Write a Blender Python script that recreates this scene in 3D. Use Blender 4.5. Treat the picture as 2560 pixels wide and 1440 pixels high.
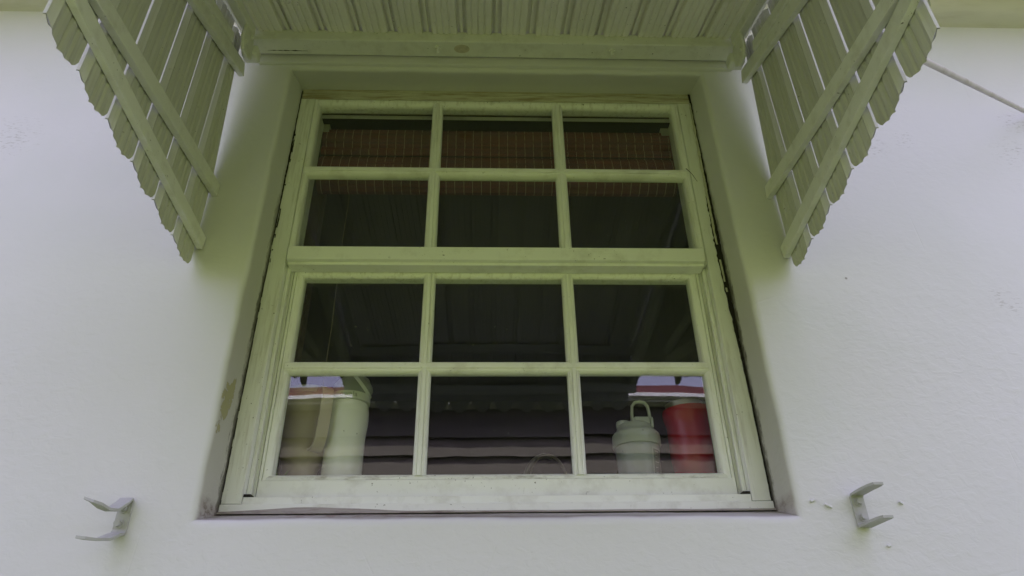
import bpy, math, random
from mathutils import Vector, Matrix, noise
random.seed(7)
S = bpy.context.scene
for o in list(bpy.data.objects): bpy.data.objects.remove(o)
COL = S.collection
R = math.radians

# ------------------------------------------------------------------ camera
PITCH, YAW, ROLL = 0.541860127, 0.0400262530, -0.0167437514
CAM = Vector((-0.0248099541, -1.27460886, -0.289595923))
F_PX = 1735.46
fw = Vector((math.sin(YAW)*math.cos(PITCH), math.cos(YAW)*math.cos(PITCH), math.sin(PITCH)))
rt = Vector((math.cos(YAW), -math.sin(YAW), 0.0))
up = rt.cross(fw)
c, s = math.cos(ROLL), math.sin(ROLL)
rt, up = c*rt + s*up, -s*rt + c*up
cd = bpy.data.cameras.new('camera')
cam = bpy.data.objects.new('camera', cd)
COL.objects.link(cam)
cam.matrix_world = Matrix(((rt.x, up.x, -fw.x, CAM.x), (rt.y, up.y, -fw.y, CAM.y),
                           (rt.z, up.z, -fw.z, CAM.z), (0, 0, 0, 1)))
cd.sensor_fit = 'HORIZONTAL'; cd.sensor_width = 36.0
cd.lens = 36.0*F_PX/2560.0
cd.clip_start = 0.02; cd.clip_end = 600.0
S.camera = cam

# ------------------------------------------------------------------ sky, sun, exposure
SUN_EL, SUN_AZ = 61.0, 0.0          # the sun stands behind the house: the wall is in its own shade
SKY_STRENGTH, SUN_STRENGTH, EXPOSURE = 0.15, 3.4, 2.05
W = bpy.data.worlds.new('World'); S.world = W; W.use_nodes = True
nt = W.node_tree; nt.nodes.clear()
sky = nt.nodes.new('ShaderNodeTexSky'); sky.sky_type = 'NISHITA'; sky.sun_disc = False
sky.sun_elevation = R(SUN_EL); sky.sun_rotation = R(SUN_AZ)
sky.air_density = 1.2; sky.dust_density = 2.5; sky.ozone_density = 1.0
hs = nt.nodes.new('ShaderNodeHueSaturation'); hs.inputs['Saturation'].default_value = 0.42
tint = nt.nodes.new('ShaderNodeMix'); tint.data_type = 'RGBA'; tint.blend_type = 'MULTIPLY'
tint.inputs[0].default_value = 1.0; tint.inputs[7].default_value = (1.055, 0.905, 1.20, 1)
bg = nt.nodes.new('ShaderNodeBackground'); bg.inputs['Strength'].default_value = SKY_STRENGTH
wo = nt.nodes.new('ShaderNodeOutputWorld')
nt.links.new(sky.outputs[0], hs.inputs['Color']); nt.links.new(hs.outputs[0], tint.inputs[6])
nt.links.new(tint.outputs[2], bg.inputs[0]); nt.links.new(bg.outputs[0], wo.inputs[0])
sl = bpy.data.lights.new('sun', 'SUN'); sl.energy = SUN_STRENGTH; sl.angle = R(1.0); sl.color = (1, .95, .86)
so = bpy.data.objects.new('sun', sl); COL.objects.link(so)
sd = Vector((math.sin(R(SUN_AZ))*math.cos(R(SUN_EL)), math.cos(R(SUN_AZ))*math.cos(R(SUN_EL)), math.sin(R(SUN_EL))))
so.rotation_euler = sd.to_track_quat('Z', 'Y').to_euler(); so.location = (0, 6, 8)
S.view_settings.view_transform = 'Standard'; S.view_settings.look = 'None'
S.view_settings.exposure = EXPOSURE; S.view_settings.gamma = 1.0
S.view_settings.use_curve_mapping = False
S.render.engine = 'CYCLES'
S.cycles.max_bounces = 12; S.cycles.diffuse_bounces = 6; S.cycles.transparent_max_bounces = 16

# ------------------------------------------------------------------ mesh helpers
class MB:
    def __init__(s): s.v = []; s.f = []
    def add(s, vs, fs):
        o = len(s.v); s.v += [tuple(v) for v in vs]; s.f += [tuple(i+o for i in f) for f in fs]; return s
    def box(s, a, b):
        (x0, y0, z0), (x1, y1, z1) = a, b
        return s.add([(x0,y0,z0),(x1,y0,z0),(x1,y1,z0),(x0,y1,z0),(x0,y0,z1),(x1,y0,z1),(x1,y1,z1),(x0,y1,z1)],
                     [(0,3,2,1),(4,5,6,7),(0,1,5,4),(1,2,6,5),(2,3,7,6),(3,0,4,7)])
    def obox(s, p0, p1, up, h, w):           # box along p0-p1, height h along up, width w across
        p0, p1 = Vector(p0), Vector(p1); d = (p1-p0).normalized(); up = Vector(up)
        sd = d.cross(up).normalized(); u = sd.cross(d).normalized()
        vs = [p + a*sd*w/2 + b*u*h/2 for p in (p0, p1) for a, b in ((-1,-1),(1,-1),(1,1),(-1,1))]
        return s.add(vs, [(0,1,2,3),(7,6,5,4),(0,4,5,1),(1,5,6,2),(2,6,7,3),(3,7,4,0)])
    def tube4(s, p0, p1, up, h, w, t=.0016):  # hollow square tube, open ends
        p0, p1 = Vector(p0), Vector(p1); d = (p1-p0).normalized(); up = Vector(up)
        sd = d.cross(up).normalized(); u = sd.cross(d).normalized()
        q = ((-1,-1),(1,-1),(1,1),(-1,1))
        vs = []
        for p in (p0, p1):
            vs += [p + a*sd*w/2 + b*u*h/2 for a, b in q]
            vs += [p + a*sd*(w/2-t) + b*u*(h/2-t) for a, b in q]
        fs = []
        for i in range(4):
            j = (i+1) % 4
            fs += [(i, i+8, j+8, j), (i+4, j+4, j+12, i+12), (i, j, j+4, i+4), (i+8, i+12, j+12, j+8)]
        return s.add(vs, fs)
    def prism(s, prof, fn, t0, t1, caps=True):   # closed 2-D profile swept from t0 to t1; fn(a, b, t) -> xyz
        n = len(prof)
        vs = [fn(a, b, t) for t in (t0, t1) for a, b in prof]
        fs = [(i, (i+1) % n, (i+1) % n + n, i+n) for i in range(n)]
        if caps: fs += [tuple(range(n))[::-1], tuple(range(n, 2*n))]
        return s.add(vs, fs)
    def lathe(s, prof, cx, cy, n=40, cap=True, tilt=None):
        vs = []
        for r, z in prof:
            for k in range(n):
                a = 2*math.pi*k/n; vs.append(Vector((cx+r*math.cos(a), cy+r*math.sin(a), z)))
        m = len(prof)
        fs = [(i*n+k, i*n+(k+1) % n, (i+1)*n+(k+1) % n, (i+1)*n+k) for i in range(m-1) for k in range(n)]
        if cap: fs += [tuple(range(n))[::-1], tuple(range((m-1)*n, m*n))]
        if tilt: vs = [tilt @ v for v in vs]
        return s.add(vs, fs)
    def tube(s, pts, r, n=10, closed=False, sy=1.0):
        pts = [Vector(p) for p in pts]; m = len(pts); vs = []
        for i, p in enumerate(pts):
            a = pts[(i-1) % m] if (closed or i > 0) else p
            b = pts[(i+1) % m] if (closed or i < m-1) else p
            d = (b-a).normalized()
            ref = Vector((0, 1, 0)) if abs(d.y) < .9 else Vector((1, 0, 0))
            x = d.cross(ref).normalized(); y = x.cross(d)
            rr = r[i] if isinstance(r, (list, tuple)) else r
            vs += [p + x*math.cos(2*math.pi*k/n)*rr + y*math.sin(2*math.pi*k/n)*rr*sy for k in range(n)]
        fs = []
        for i in range(m if closed else m-1):
            j = (i+1) % m
            fs += [(i*n+k, i*n+(k+1) % n, j*n+(k+1) % n, j*n+k) for k in range(n)]
        if not closed: fs += [tuple(range(n))[::-1], tuple(range((m-1)*n, m*n))]
        return s.add(vs, fs)
    def build(s, name, mat, parent=None, smooth=None, bevel=0, seg=2):
        me = bpy.data.meshes.new(name); me.from_pydata(s.v, [], s.f); me.validate(); me.update()
        import bmesh
        bm = bmesh.new(); bm.from_mesh(me); bmesh.ops.recalc_face_normals(bm, faces=bm.faces); bm.to_mesh(me); bm.free()
        if mat: me.materials.append(mat)
        if smooth is not None:
            me.shade_smooth(); me.set_sharp_from_angle(angle=R(smooth))
        o = bpy.data.objects.new(name, me); COL.objects.link(o)
        if parent: o.parent = parent
        if bevel:
            b = o.modifiers.new('bevel', 'BEVEL'); b.width = bevel; b.segments = seg; b.limit_method = 'ANGLE'; b.angle_limit = R(40)
        return o

def tag(o, label=None, cat=None, group=None, kind=None):
    if label: o['label'] = label
    if cat: o['category'] = cat
    if group: o['group'] = group
    if kind: o['kind'] = kind
    return o
def empty(name, loc=(0, 0, 0)):
    o = bpy.data.objects.new(name, None); COL.objects.link(o); o.empty_display_size = .05
    o.location = loc; return o
def into(o, root):        # parent while keeping world-space coordinates
    o.parent = root; o.matrix_parent_inverse = Matrix.Translation(-root.location); return o
def nz(x, y=0, z=0): return noise.noise(Vector((x, y, z)))

# ------------------------------------------------------------------ materials
class NT:
    def __init__(s, name):
        s.m = bpy.data.materials.new(name); s.m.use_nodes = True; s.t = s.m.node_tree; s.t.nodes.clear()
        s.out = s.n('ShaderNodeOutputMaterial'); s._co = None
    def n(s, t, **k):
        x = s.t.nodes.new(t)
        for a, b in k.items(): setattr(x, a, b)
        return x
    def l(s, a, b): s.t.links.new(a, b)
    def put(s, inp, v):
        if hasattr(v, 'links') or hasattr(v, 'is_linked'): s.l(v, inp)
        else: inp.default_value = v
    def co(s):
        if s._co is None: s._co = s.n('ShaderNodeTexCoord').outputs['Object']
        return s._co
    def map(s, scale=(1, 1, 1), loc=(0, 0, 0), rot=(0, 0, 0)):
        m = s.n('ShaderNodeMapping'); s.l(s.co(), m.inputs[0])
        m.inputs['Scale'].default_value = scale; m.inputs['Location'].default_value = loc; m.inputs['Rotation'].default_value = rot
        return m.outputs[0]
    def noise(s, scale, detail=4, rough=.55, vec=None, dist=0):
        x = s.n('ShaderNodeTexNoise'); s.l(vec if vec is not None else s.co(), x.inputs['Vector'])
        x.inputs['Scale'].default_value = scale; x.inputs['Detail'].default_value = detail
        x.inputs['Roughness'].default_value = rough; x.inputs['Distortion'].default_value = dist
        return x.outputs[0]
    def ramp(s, f, a, b, lo=0., hi=1.):
        x = s.n('ShaderNodeMapRange'); s.put(x.inputs[0], f)
        x.inputs[1].default_value = a; x.inputs[2].default_value = b; x.inputs[3].default_value = lo; x.inputs[4].default_value = hi
        return x.outputs[0]
    def math(s, op, a, b=0.):
        x = s.n('ShaderNodeMath', operation=op); s.put(x.inputs[0], a); s.put(x.inputs[1], b); return x.outputs[0]
    def mix(s, f, a, b, mode='MIX'):
        x = s.n('ShaderNodeMix', data_type='RGBA', blend_type=mode); s.put(x.inputs[0], f)
        s.put(x.inputs[6], a if hasattr(a, 'links') else (*a, 1)); s.put(x.inputs[7], b if hasattr(b, 'links') else (*b, 1))
        return x.outputs[2]
    def sep(s):
        x = s.n('ShaderNodeSeparateXYZ'); s.l(s.co(), x.inputs[0]); return x.outputs
    def bump(s, h, strength=.3, dist=.002, prev=None):
        x = s.n('ShaderNodeBump'); s.l(h, x.inputs['Height'])
        s.put(x.inputs['Strength'], strength); x.inputs['Distance'].default_value = dist
        if prev is not None: s.l(prev, x.inputs['Normal'])
        return x.outputs[0]
    def bsdf(s, col, rough=.5, normal=None, metal=0., spec=.5, trans=None):
        b = s.n('ShaderNodeBsdfPrincipled')
        s.put(b.inputs['Base Color'], col if hasattr(col, 'links') else (*col, 1)); s.put(b.inputs['Roughness'], rough)
        b.inputs['Metallic'].default_value = metal; b.inputs['Specular IOR Level'].default_value = spec
        if trans is not None: b.inputs['Transmission Weight'].default_value = trans
        if normal is not None: s.l(normal, b.inputs['Normal'])
        s.l(b.outputs[0], s.out.inputs[0]); return s.m
    def near(s, x, y, z, rad):       # 1 at the point, 0 at rad
        d = s.n('ShaderNodeVectorMath', operation='DISTANCE'); s.l(s.co(), d.inputs[0]); d.inputs[1].default_value = (x, y, z)
        return s.ramp(d.outputs['Value'], 0, rad, 1, 0)

def mat_stucco():
    t = NT('stucco_paint')
    big = t.noise(1.3, 3); med = t.noise(7, 4)
    base = t.mix(t.ramp(big, .35, .65), (.635, .64, .635), (.675, .675, .69))
    base = t.mix(t.ramp(t.noise(3.1, 5, vec=t.map((1, 1, 1), (5, 2, 1))), .52, .66, 0, .5), base, (.62, .64, .63))
    # scuffs and smudges left on the paint
    sc = None
    for x, z, rad in ((-1.165, .896, .09), (1.33, .985, .06), (1.286, .882, .07), (.933, .897, .06), (1.02, .92, .04), (1.1, .45, .05), (-1.0, .25, .05)):
        q = t.near(x, 0, z, rad); sc = q if sc is None else t.math('MAXIMUM', sc, q)
    sm = t.math('MULTIPLY', sc, t.ramp(t.noise(60, 6, .7, vec=t.map((1, 1, 3), rot=(0, .3, 0))), .52, .66))
    base = t.mix(t.ramp(sm, .05, .5, 0, .5), base, (.35, .34, .31))
    # fine specks of dirt
    v = t.n('ShaderNodeTexVoronoi'); t.l(t.map((1, 1, 1)), v.inputs['Vector']); v.inputs['Scale'].default_value = 9
    spk = t.math('MULTIPLY', t.ramp(v.outputs['Distance'], .018, .034, 1, 0), t.ramp(t.noise(5, 2), .5, .55))
    base = t.mix(t.math('MULTIPLY', spk, .75), base, (.16, .15, .12))
    x, y, z = t.sep()
    # exposed yellow undercoat on the left reveal
    fm = t.math('MULTIPLY', t.ramp(t.math('ABSOLUTE', t.math('SUBTRACT', z, .235)), .03, .105, 1, 0),
                t.ramp(t.math('ABSOLUTE', t.math('SUBTRACT', t.math('SUBTRACT', y, .035), t.math('MULTIPLY', t.math('SUBTRACT', z, .235), .30))), .004, .042, 1, 0))
    fm = t.math('MULTIPLY', fm, t.ramp(x, -.545, -.535, 1, 0)); fm = t.math('MULTIPLY', fm, t.ramp(y, .001, .006))
    fl = t.math('ADD', fm, t.math('MULTIPLY', t.math('SUBTRACT', t.noise(34, 5, .6), .5), 1.1))
    flm = t.ramp(fl, .33, .345)
    base = t.mix(t.math('MULTIPLY', flm, .75), base, (.42, .405, .16))
    rim = t.math('MULTIPLY', t.ramp(fl, .30, .33), t.ramp(fl, .345, .36, 1, 0))
    base = t.mix(t.math('MULTIPLY', rim, .3), base, (.2, .18, .1))
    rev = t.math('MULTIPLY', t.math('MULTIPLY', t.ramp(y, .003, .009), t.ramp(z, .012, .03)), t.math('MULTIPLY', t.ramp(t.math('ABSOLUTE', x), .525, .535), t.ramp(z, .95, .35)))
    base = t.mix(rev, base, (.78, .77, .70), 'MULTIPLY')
    # mould creeping along the joint with the window frame
    edge = t.ramp(y, .062, .101)
    inside = t.math('MULTIPLY', t.ramp(t.math('ABSOLUTE', x), .56, .545), t.ramp(y, .02, .03))
    zc = t.ramp(z, .95, .55, .05, 1)
    mo = t.math('MULTIPLY', t.ramp(t.math('ADD', edge, t.math('MULTIPLY', t.math('SUBTRACT', t.noise(90, 6, .75, vec=t.map((1, 1, .35))), .5), 1.7)), .50, .86), inside)
    base = t.mix(t.math('MULTIPLY', t.math('MULTIPLY', mo, zc), .85), base, (.07, .065, .045))
    # rust and dirt streaks along the sloping sill
    sil = t.math('MULTIPLY', t.ramp(z, .05, .034), t.ramp(y, .004, .03))
    st = t.ramp(t.noise(3.2, 6, .65, vec=t.map((1, 14, 30))), .46, .62)
    sx = t.ramp(x, -.1, .5, 1, .45)
    base = t.mix(t.math('MULTIPLY', t.math('MULTIPLY', st, sil), t.math('MULTIPLY', sx, 1.0)), base, (.10, .07, .055))
    base = t.mix(t.math('MULTIPLY', t.ramp(y, .004, .012), t.math('MULTIPLY', t.ramp(z, .05, .034), .45)), base, (.30, .25, .22))
    rr = t.math('MULTIPLY', t.near(-.30, .06, .02, .2), t.ramp(t.noise(40, 5, .7), .48, .62))
    base = t.mix(t.math('MULTIPLY', t.math('MULTIPLY', rr, sil), .8), base, (.16, .055, .035))
    # relief: troweled lumps, fine grain, smoother patches, hairline cracks
    lump = t.noise(46, 3, .5, vec=t.map((1, 1, 1.5), rot=(0, .45, 0)), dist=.6)
    lump = t.ramp(lump, .42, .75)
    grain = t.noise(240, 3, .6)
    smooth = t.ramp(t.noise(2.2, 3), .40, .58, .25, 1)
    h = t.math('ADD', t.math('MULTIPLY', lump, smooth), t.math('MULTIPLY', grain, .30))
    wv = t.n('ShaderNodeTexVoronoi', feature='DISTANCE_TO_EDGE'); t.l(t.map((1.2, 1, .5), (.3, 0, .2)), wv.inputs['Vector']); wv.inputs['Scale'].default_value = 2.1
    crack = t.math('MULTIPLY', t.ramp(wv.outputs['Distance'], 0, .004, 1, 0), t.ramp(t.noise(3, 2, vec=t.map((1, 1, 1), (3, 3, 3))), .56, .6))
    h = t.math('SUBTRACT', h, t.math('MULTIPLY', crack, .8))
    h = t.math('SUBTRACT', h, t.math('MULTIPLY', flm, .5))
    n1 = t.bump(h, .36, .0013)
    n2 = t.bump(t.noise(9, 3), .35, .006, n1)
    return t.bsdf(base, .62, n2, spec=.3)

def mat_paint(name, col, dirt=.5, streak=(1, 1, 1), rough=.42, speck=True, wood=None, dirtcol=(.22, .19, .11), bmp=.16):
    t = NT(name)
    oi = t.n('ShaderNodeObjectInfo')
    vec = t.n('ShaderNodeVectorMath', operation='ADD'); t.l(t.co(), vec.inputs[0])
    cmb = t.n('ShaderNodeCombineXYZ'); t.l(t.math('MULTIPLY', oi.outputs['Random'], 7), cmb.inputs[0]); t.l(t.math('MULTIPLY', oi.outputs['Random'], 3), cmb.inputs[2])
    t.l(cmb.outputs[0], vec.inputs[1]); t._co = vec.outputs[0]
    base = t.mix(t.math('ADD', t.math('MULTIPLY', t.noise(5, 4), .5), t.math('MULTIPLY', oi.outputs['Random'], .5)), [c*.88 for c in col], [min(1, c*1.06) for c in col])
    d = t.ramp(t.noise(14, 6, .65, vec=t.map(streak)), .5, .74, 0, dirt)
    base = t.mix(d, base, dirtcol)
    if speck:
        sp = t.math('MULTIPLY', t.ramp(t.noise(150, 2, .5), .69, .74), t.ramp(t.noise(11, 3, vec=t.map((1, 1, 1), (2, 2, 2))), .5, .6))
        base = t.mix(t.math('MULTIPLY', sp, .8), base, (.07, .06, .035))
    if wood is not None:
        wd = t.noise(10, 8, .7, vec=t.map((.7, 6, 9)))
        base = t.mix(t.ramp(wd, .45, .6), base, wood)
    n1 = t.bump(t.noise(35, 5, .6, vec=t.map(streak)), bmp, .0015)
    n2 = t.bump(t.noise(260, 3, .6), .12, .0006, n1)
    return t.bsdf(base, t.ramp(t.noise(20, 3), .3, .7, rough-.08, rough+.14), n2, spec=.4)

def mat_plain(name, col, rough=.5, metal=0, var=.12, scale=12, bump=0, spec=.5):
    t = NT(name)
    base = t.mix(t.noise(scale, 4), [c*(1-var) for c in col], [min(1, c*(1+var)) for c in col])
    n = t.bump(t.noise(scale*8, 3), bump, .001) if bump else None
    return t.bsdf(base, rough, n, metal, spec)

def mat_glass():
    t = NT('window_glass')
    f = t.n('ShaderNodeFresnel'); ge = t.n('ShaderNodeNewGeometry'); t.l(t.ramp(ge.outputs['Backfacing'], 0, 1, 1.52, 1/1.52), f.inputs['IOR'])
    n = t.bump(t.noise(6, 2), .10, .002); t.l(n, f.inputs['Normal'])
    gl = t.n('ShaderNodeBsdfGlossy'); gl.inputs['Roughness'].default_value = 0.0; gl.inputs['Color'].default_value = (.95, .97, 1, 1); t.l(n, gl.inputs['Normal'])
    tr = t.n('ShaderNodeBsdfTransparent'); tr.inputs['Color'].default_value = (.97, .98, .975, 1)
    mx = t.n('ShaderNodeMixShader'); t.l(f.outputs[0], mx.inputs[0]); t.l(tr.outputs[0], mx.inputs[1]); t.l(gl.outputs[0], mx.inputs[2])
    # dust: a thin diffuse film with specks
    df = t.n('ShaderNodeBsdfDiffuse'); df.inputs['Color'].default_value = (.6, .6, .58, 1)
    v = t.n('ShaderNodeTexVoronoi'); t.l(t.co(), v.inputs['Vector']); v.inputs['Scale'].default_value = 26
    sp = t.math('MULTIPLY', t.ramp(v.outputs['Distance'], .03, .06, .35, 0), t.ramp(t.noise(6, 2), .5, .52))
    film = t.math('ADD', t.ramp(t.noise(6, 6, .65, vec=t.map((1, 1, .5), rot=(0, .5, 0))), .42, .78, .001, .012), sp)
    m2 = t.n('ShaderNodeMixShader'); t.l(film, m2.inputs[0]); t.l(mx.outputs[0], m2.inputs[1]); t.l(df.outputs[0], m2.inputs[2])
    t.l(m2.outputs[0], t.out.inputs[0]); return t.m

def mat_reed():
    t = NT('bamboo_reed')
    a = t.noise(1, 3, .6, vec=t.map((1.5, 220, 220)))
    base = t.mix(t.ramp(a, .3, .7), (.062, .013, .008), (.19, .034, .020))
    base = t.mix(t.ramp(t.noise(7, 4, vec=t.map((1, 3, 3))), .45, .7, 0, .5), base, (.05, .020, .012))
    return t.bsdf(base, .5, t.bump(t.noise(60, 3, vec=t.map((.4, 4, 4))), .3, .001), spec=.35)

def mat_lawn():
    t = NT('grass_lawn')
    base = t.mix(t.ramp(t.noise(1.2, 5), .35, .65), (.105, .14, .030), (.13, .158, .040))
    base = t.mix(t.ramp(t.noise(40, 5, .7), .45, .7, 0, .6), base, (.06, .085, .008))
    return t.bsdf(base, .8, t.bump(t.noise(90, 4, .7), .8, .02), spec=.2)

M_STUCCO = mat_stucco()
M_FRAME = mat_paint('window_paint', (.82, .84, .80), .32, (1, 1, 1))
M_FRAME_Z = mat_paint('window_paint_upright', (.82, .84, .80), .42, (6, 6, .5))
M_HEAD = mat_paint('weathered_head_paint', (.56, .55, .45), .5, (.5, 3, 3), wood=(.34, .29, .19))
M_BEAD = mat_paint('flaking_bead_paint', (.80, .82, .76), .75, (2.2, 6, 6), dirtcol=(.25, .22, .16))
M_AWN = mat_paint('awning_paint', (.58, .585, .545), .24, (12, 12, .25), .45, bmp=.03)
M_AWN_R = mat_paint('awning_roof_paint', (.86, .85, .82), .12, (9, .25, 9), .45, bmp=.03)
M_RAIL = mat_paint('awning_rail_paint', (.76, .77, .73), .24, (2, 2, 2), .42)
M_BRK = mat_paint('bracket_paint', (.43, .435, .42), .25, (4, 4, 4), .45, speck=False, dirtcol=(.2, .18, .14))
M_DARK = mat_plain('dark_gap', (.018, .016, .012), .9)
M_CAULK = mat_plain('old_sealant', (.50, .50, .40), .7, var=.3, scale=60, bump=.4)
M_GLASS = mat_glass()
M_REED = mat_reed()
M_THREAD = mat_plain('blind_thread', (.42, .33, .23), .8, var=.3, scale=50)
M_LAWN = mat_lawn()

# ================================================================== GROUND
g = MB(); g.add([(-150, -250, -1.9), (150, -250, -1.9), (150, 60, -1.9), (-150, 60, -1.9)], [(0, 1, 2, 3)])
tag(g.build('lawn', M_LAWN), kind='structure')

# unseen hedge added to bounce green light at the window (below the line of sight)
M_BOUNCE_HEDGE = mat_plain('bounce_hedge_leaves', (.10, .130, .030), .7, var=.45, scale=14, bump=.8)
m = MB(); vs = []; nx, nz_s = 160, 22
for i in range(nx+1):
    for j in range(nz_s+1):
        x = -11+22*i/nx; f = j/nz_s
        if f < .75: y, z = -4.7, -1.9+2.7*f/.75
        else: y, z = -4.7-1.1*(f-.75)/.25, .8
        d = noise.noise(Vector((x*1.6, z*1.6, y)))*.16 + noise.noise(Vector((x*5, z*5, y*5)))*.08
        vs.append((x, y+d, z+d*.5))
w = nz_s+1
m.add(vs, [(i*w+j, i*w+j+1, (i+1)*w+j+1, (i+1)*w+j) for i in range(nx) for j in range(nz_s)])
tag(m.build('bounce_hedge', M_BOUNCE_HEDGE), kind='stuff')

# ================================================================== HOUSE WALL with its deep window opening
HW, HT = .54, 1.1434
def ring(off, y, z0, wob=0.0, seed=0, N=56):
    zt_ = HT + .36*min(y, .103)
    """closed loop round the opening, N points per side, offset outward by off"""
    x0, x1, b, t = -HW-off, HW+off, z0-off, zt_+off
    out = []
    for (ax, az), (bx, bz) in (((x0, b), (x1, b)), ((x1, b), (x1, t)), ((x1, t), (x0, t)), ((x0, t), (x0, b))):
        for k in range(N):
            f = k/N; px = ax+(bx-ax)*f; pz = az+(bz-az)*f
            w1 = nz(px*9+seed, pz*9, y*3)*wob + nz(px*34+seed, pz*34, 2)*wob*.55
            w2 = nz(px*7, pz*7+9, seed)*wob + nz(px*30, pz*30+9, seed)*wob*.5
            out.append((px+w1, y, pz+w2))
    return out
mb = MB(); N = 56; loops = []
loops.append(ring(.30, 0, 0)); loops.append(ring(.016, 0, 0, .0012, 3))
for a in (15, 35, 55, 75):
    rr = .011
    loops.append(ring(rr*(1-math.sin(R(a))) + .0005, rr*(1-math.cos(R(a))), 0+.002*(a/90), .0030, 3))
loops.append(ring(0, .013, .003, .0030, 3)); loops.append(ring(0, .05, .0145, .0022, 5))
loops.append(ring(0, .09, .027, .0010, 8)); loops.append(ring(.0, .15, .033, .0, 8))
vs = [v for L in loops for v in L]; n4 = 4*N
fs = [(i*n4+k, i*n4+(k+1) % n4, (i+1)*n4+(k+1) % n4, (i+1)*n4+k) for i in range(len(loops)-1) for k in range(n4)]
o = len(vs); X0, X1, Z0, Z1 = -7.0, 7.0, -1.95, 1.75
vs += [(X0, 0, Z0), (X1, 0, Z0), (X1, 0, Z1), (X0, 0, Z1)]
for side in range(4):
    for k in range(N): pass
cs = [0, N, 2*N, 3*N]
for side in range(4):
    idx = [side*N+k for k in range(N)] + [((side+1)*N) % n4]
    fs.append(tuple(idx[::-1]) + (o+side, o+(side+1) % 4))
mb.add(vs, fs)
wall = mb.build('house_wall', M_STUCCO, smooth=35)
tag(wall, 'white rough stucco house wall with a deep opening round the window', 'wall')
M_EAVE = mat_paint('eave_paint', (.66, .64, .61), .2, (.4, 3, 3), .5, speck=False)
m = MB()   # half-round gutter moulding under the eave
prof = [(0.0, 1.354)] + [(-.012-.055*math.sin(R(a))**.9 if a > 0 else -.012, 1.415-.055*math.cos(R(a))) for a in range(10, 100, 10)] + [(-.067, 1.46), (0, 1.46)]
m.prism(prof, lambda a, b, t: (t, a, b), -7, 7)
m.build('gutter_moulding', M_EAVE, wall, smooth=30)
m = MB(); m.box((-7, -.42, 1.47), (7, 0.002, 1.50)); m.build('eave_soffit', M_EAVE, wall)
m = MB(); m.box((-7, -.445, 1.44), (7, -.4205, 1.60)); m.build('eave_fascia', M_EAVE, wall)
m = MB(); m.prism([(-.47, 1.605), (6, 4.0), (6, 3.9), (-.47, 1.56), ], lambda a, b, t: (t, a, b), -7.3, 7.3)
m.build('roof', mat_plain('roof_white', (.6, .6, .58), .7), wall)
for x, z, r_, a in ((.5705, .0249, .0045, .3), (.598, .0154, .007, -.5), (.735, .02, .004, -.8), (.69, -.055, .003, .4)):   # loose paint chips
    m = MB(); d = Vector((math.cos(a), 0, math.sin(a)))
    m.obox(Vector((x, -.002, z))-d*r_, Vector((x, -.003, z))+d*r_, (0, -1, .4), .0035, .005)
    m.build('paint_chip', M_STUCCO, wall, bevel=.0012)

# ================================================================== ROOM behind the window
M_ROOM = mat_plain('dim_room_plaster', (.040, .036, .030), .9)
M_WOODD = mat_plain('dark_panel_wood', (.05, .028, .018), .6, var=.4, scale=6)
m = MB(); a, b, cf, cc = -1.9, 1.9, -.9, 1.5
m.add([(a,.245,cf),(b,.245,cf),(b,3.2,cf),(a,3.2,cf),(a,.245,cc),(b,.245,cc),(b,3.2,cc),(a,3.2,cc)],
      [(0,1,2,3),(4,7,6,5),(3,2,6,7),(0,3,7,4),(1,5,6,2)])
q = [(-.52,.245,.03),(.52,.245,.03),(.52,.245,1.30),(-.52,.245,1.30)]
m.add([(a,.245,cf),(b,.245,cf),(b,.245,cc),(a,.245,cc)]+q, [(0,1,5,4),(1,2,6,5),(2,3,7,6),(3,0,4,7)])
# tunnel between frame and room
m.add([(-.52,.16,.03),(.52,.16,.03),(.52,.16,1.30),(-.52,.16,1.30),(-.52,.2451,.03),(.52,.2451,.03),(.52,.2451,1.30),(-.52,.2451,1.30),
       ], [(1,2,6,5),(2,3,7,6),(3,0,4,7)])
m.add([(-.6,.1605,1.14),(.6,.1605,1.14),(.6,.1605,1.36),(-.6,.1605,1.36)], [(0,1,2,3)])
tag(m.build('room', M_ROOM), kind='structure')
m = MB(); m.box((-.75, .158, .012), (.75, .42, .040))
tag(m.build('inner_sill', mat_plain('sill_board', (.40, .39, .35), .4)), kind='structure')
m = MB(); m.box((-.80, .262, -.2), (-.485, .30, 1.0))
tag(m.build('inner_panel', M_WOODD), kind='structure')

# ================================================================== WINDOW
win = empty('window', (0, .1, .031))
tag(win, 'white painted twelve-pane sash window sunk in the stucco wall', 'window')
def wp(mb_, name, mat, bevel=.0012, smooth=None):
    return into(mb_.build(name, mat, None, smooth, bevel), win)
FY = .102
for sx in (-1, 1):
    m = MB(); m.box((min(sx*.5, sx*.5392), FY, .0515), (max(sx*.5, sx*.5392), .158, 1.1418)); wp(m, 'jamb', M_FRAME_Z)
m = MB(); m.box((-.5365, FY-.001, 1.1425), (.5365, .159, 1.180)); wp(m, 'head', M_HEAD)
m = MB(); m.box((-.5385, FY-.005, .0335), (.5385, .158, .0495)); wp(m, 'sill_rail', M_FRAME)
m = MB(); m.box((-.4995, FY+.004, .0505), (.4995, .157, .0655)); wp(m, 'sill_ledge', M_FRAME)
m = MB()   # uneven strip of old putty and bare wood under the sill rail
npt = 60; vs = []
for k in range(npt+1):
    x = -.5395+1.079*k/npt
    hgt = .0035 + .0085*math.exp(-((x+.36)/.12)**2) + .0012*nz(x*14, 3)
    vs += [(x, FY-.0075, .0300), (x, FY-.0062, .0300+hgt)]
m.add(vs, [(2*k, 2*k+2, 2*k+3, 2*k+1) for k in range(npt)])
o_ = wp(m, 'bare_putty_strip', mat_paint('bare_putty', (.36, .33, .30), .8, (1.2, 6, 9), dirtcol=(.10, .05, .04)), 0)
o_.modifiers.new('thick', 'SOLIDIFY').thickness = .002
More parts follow.
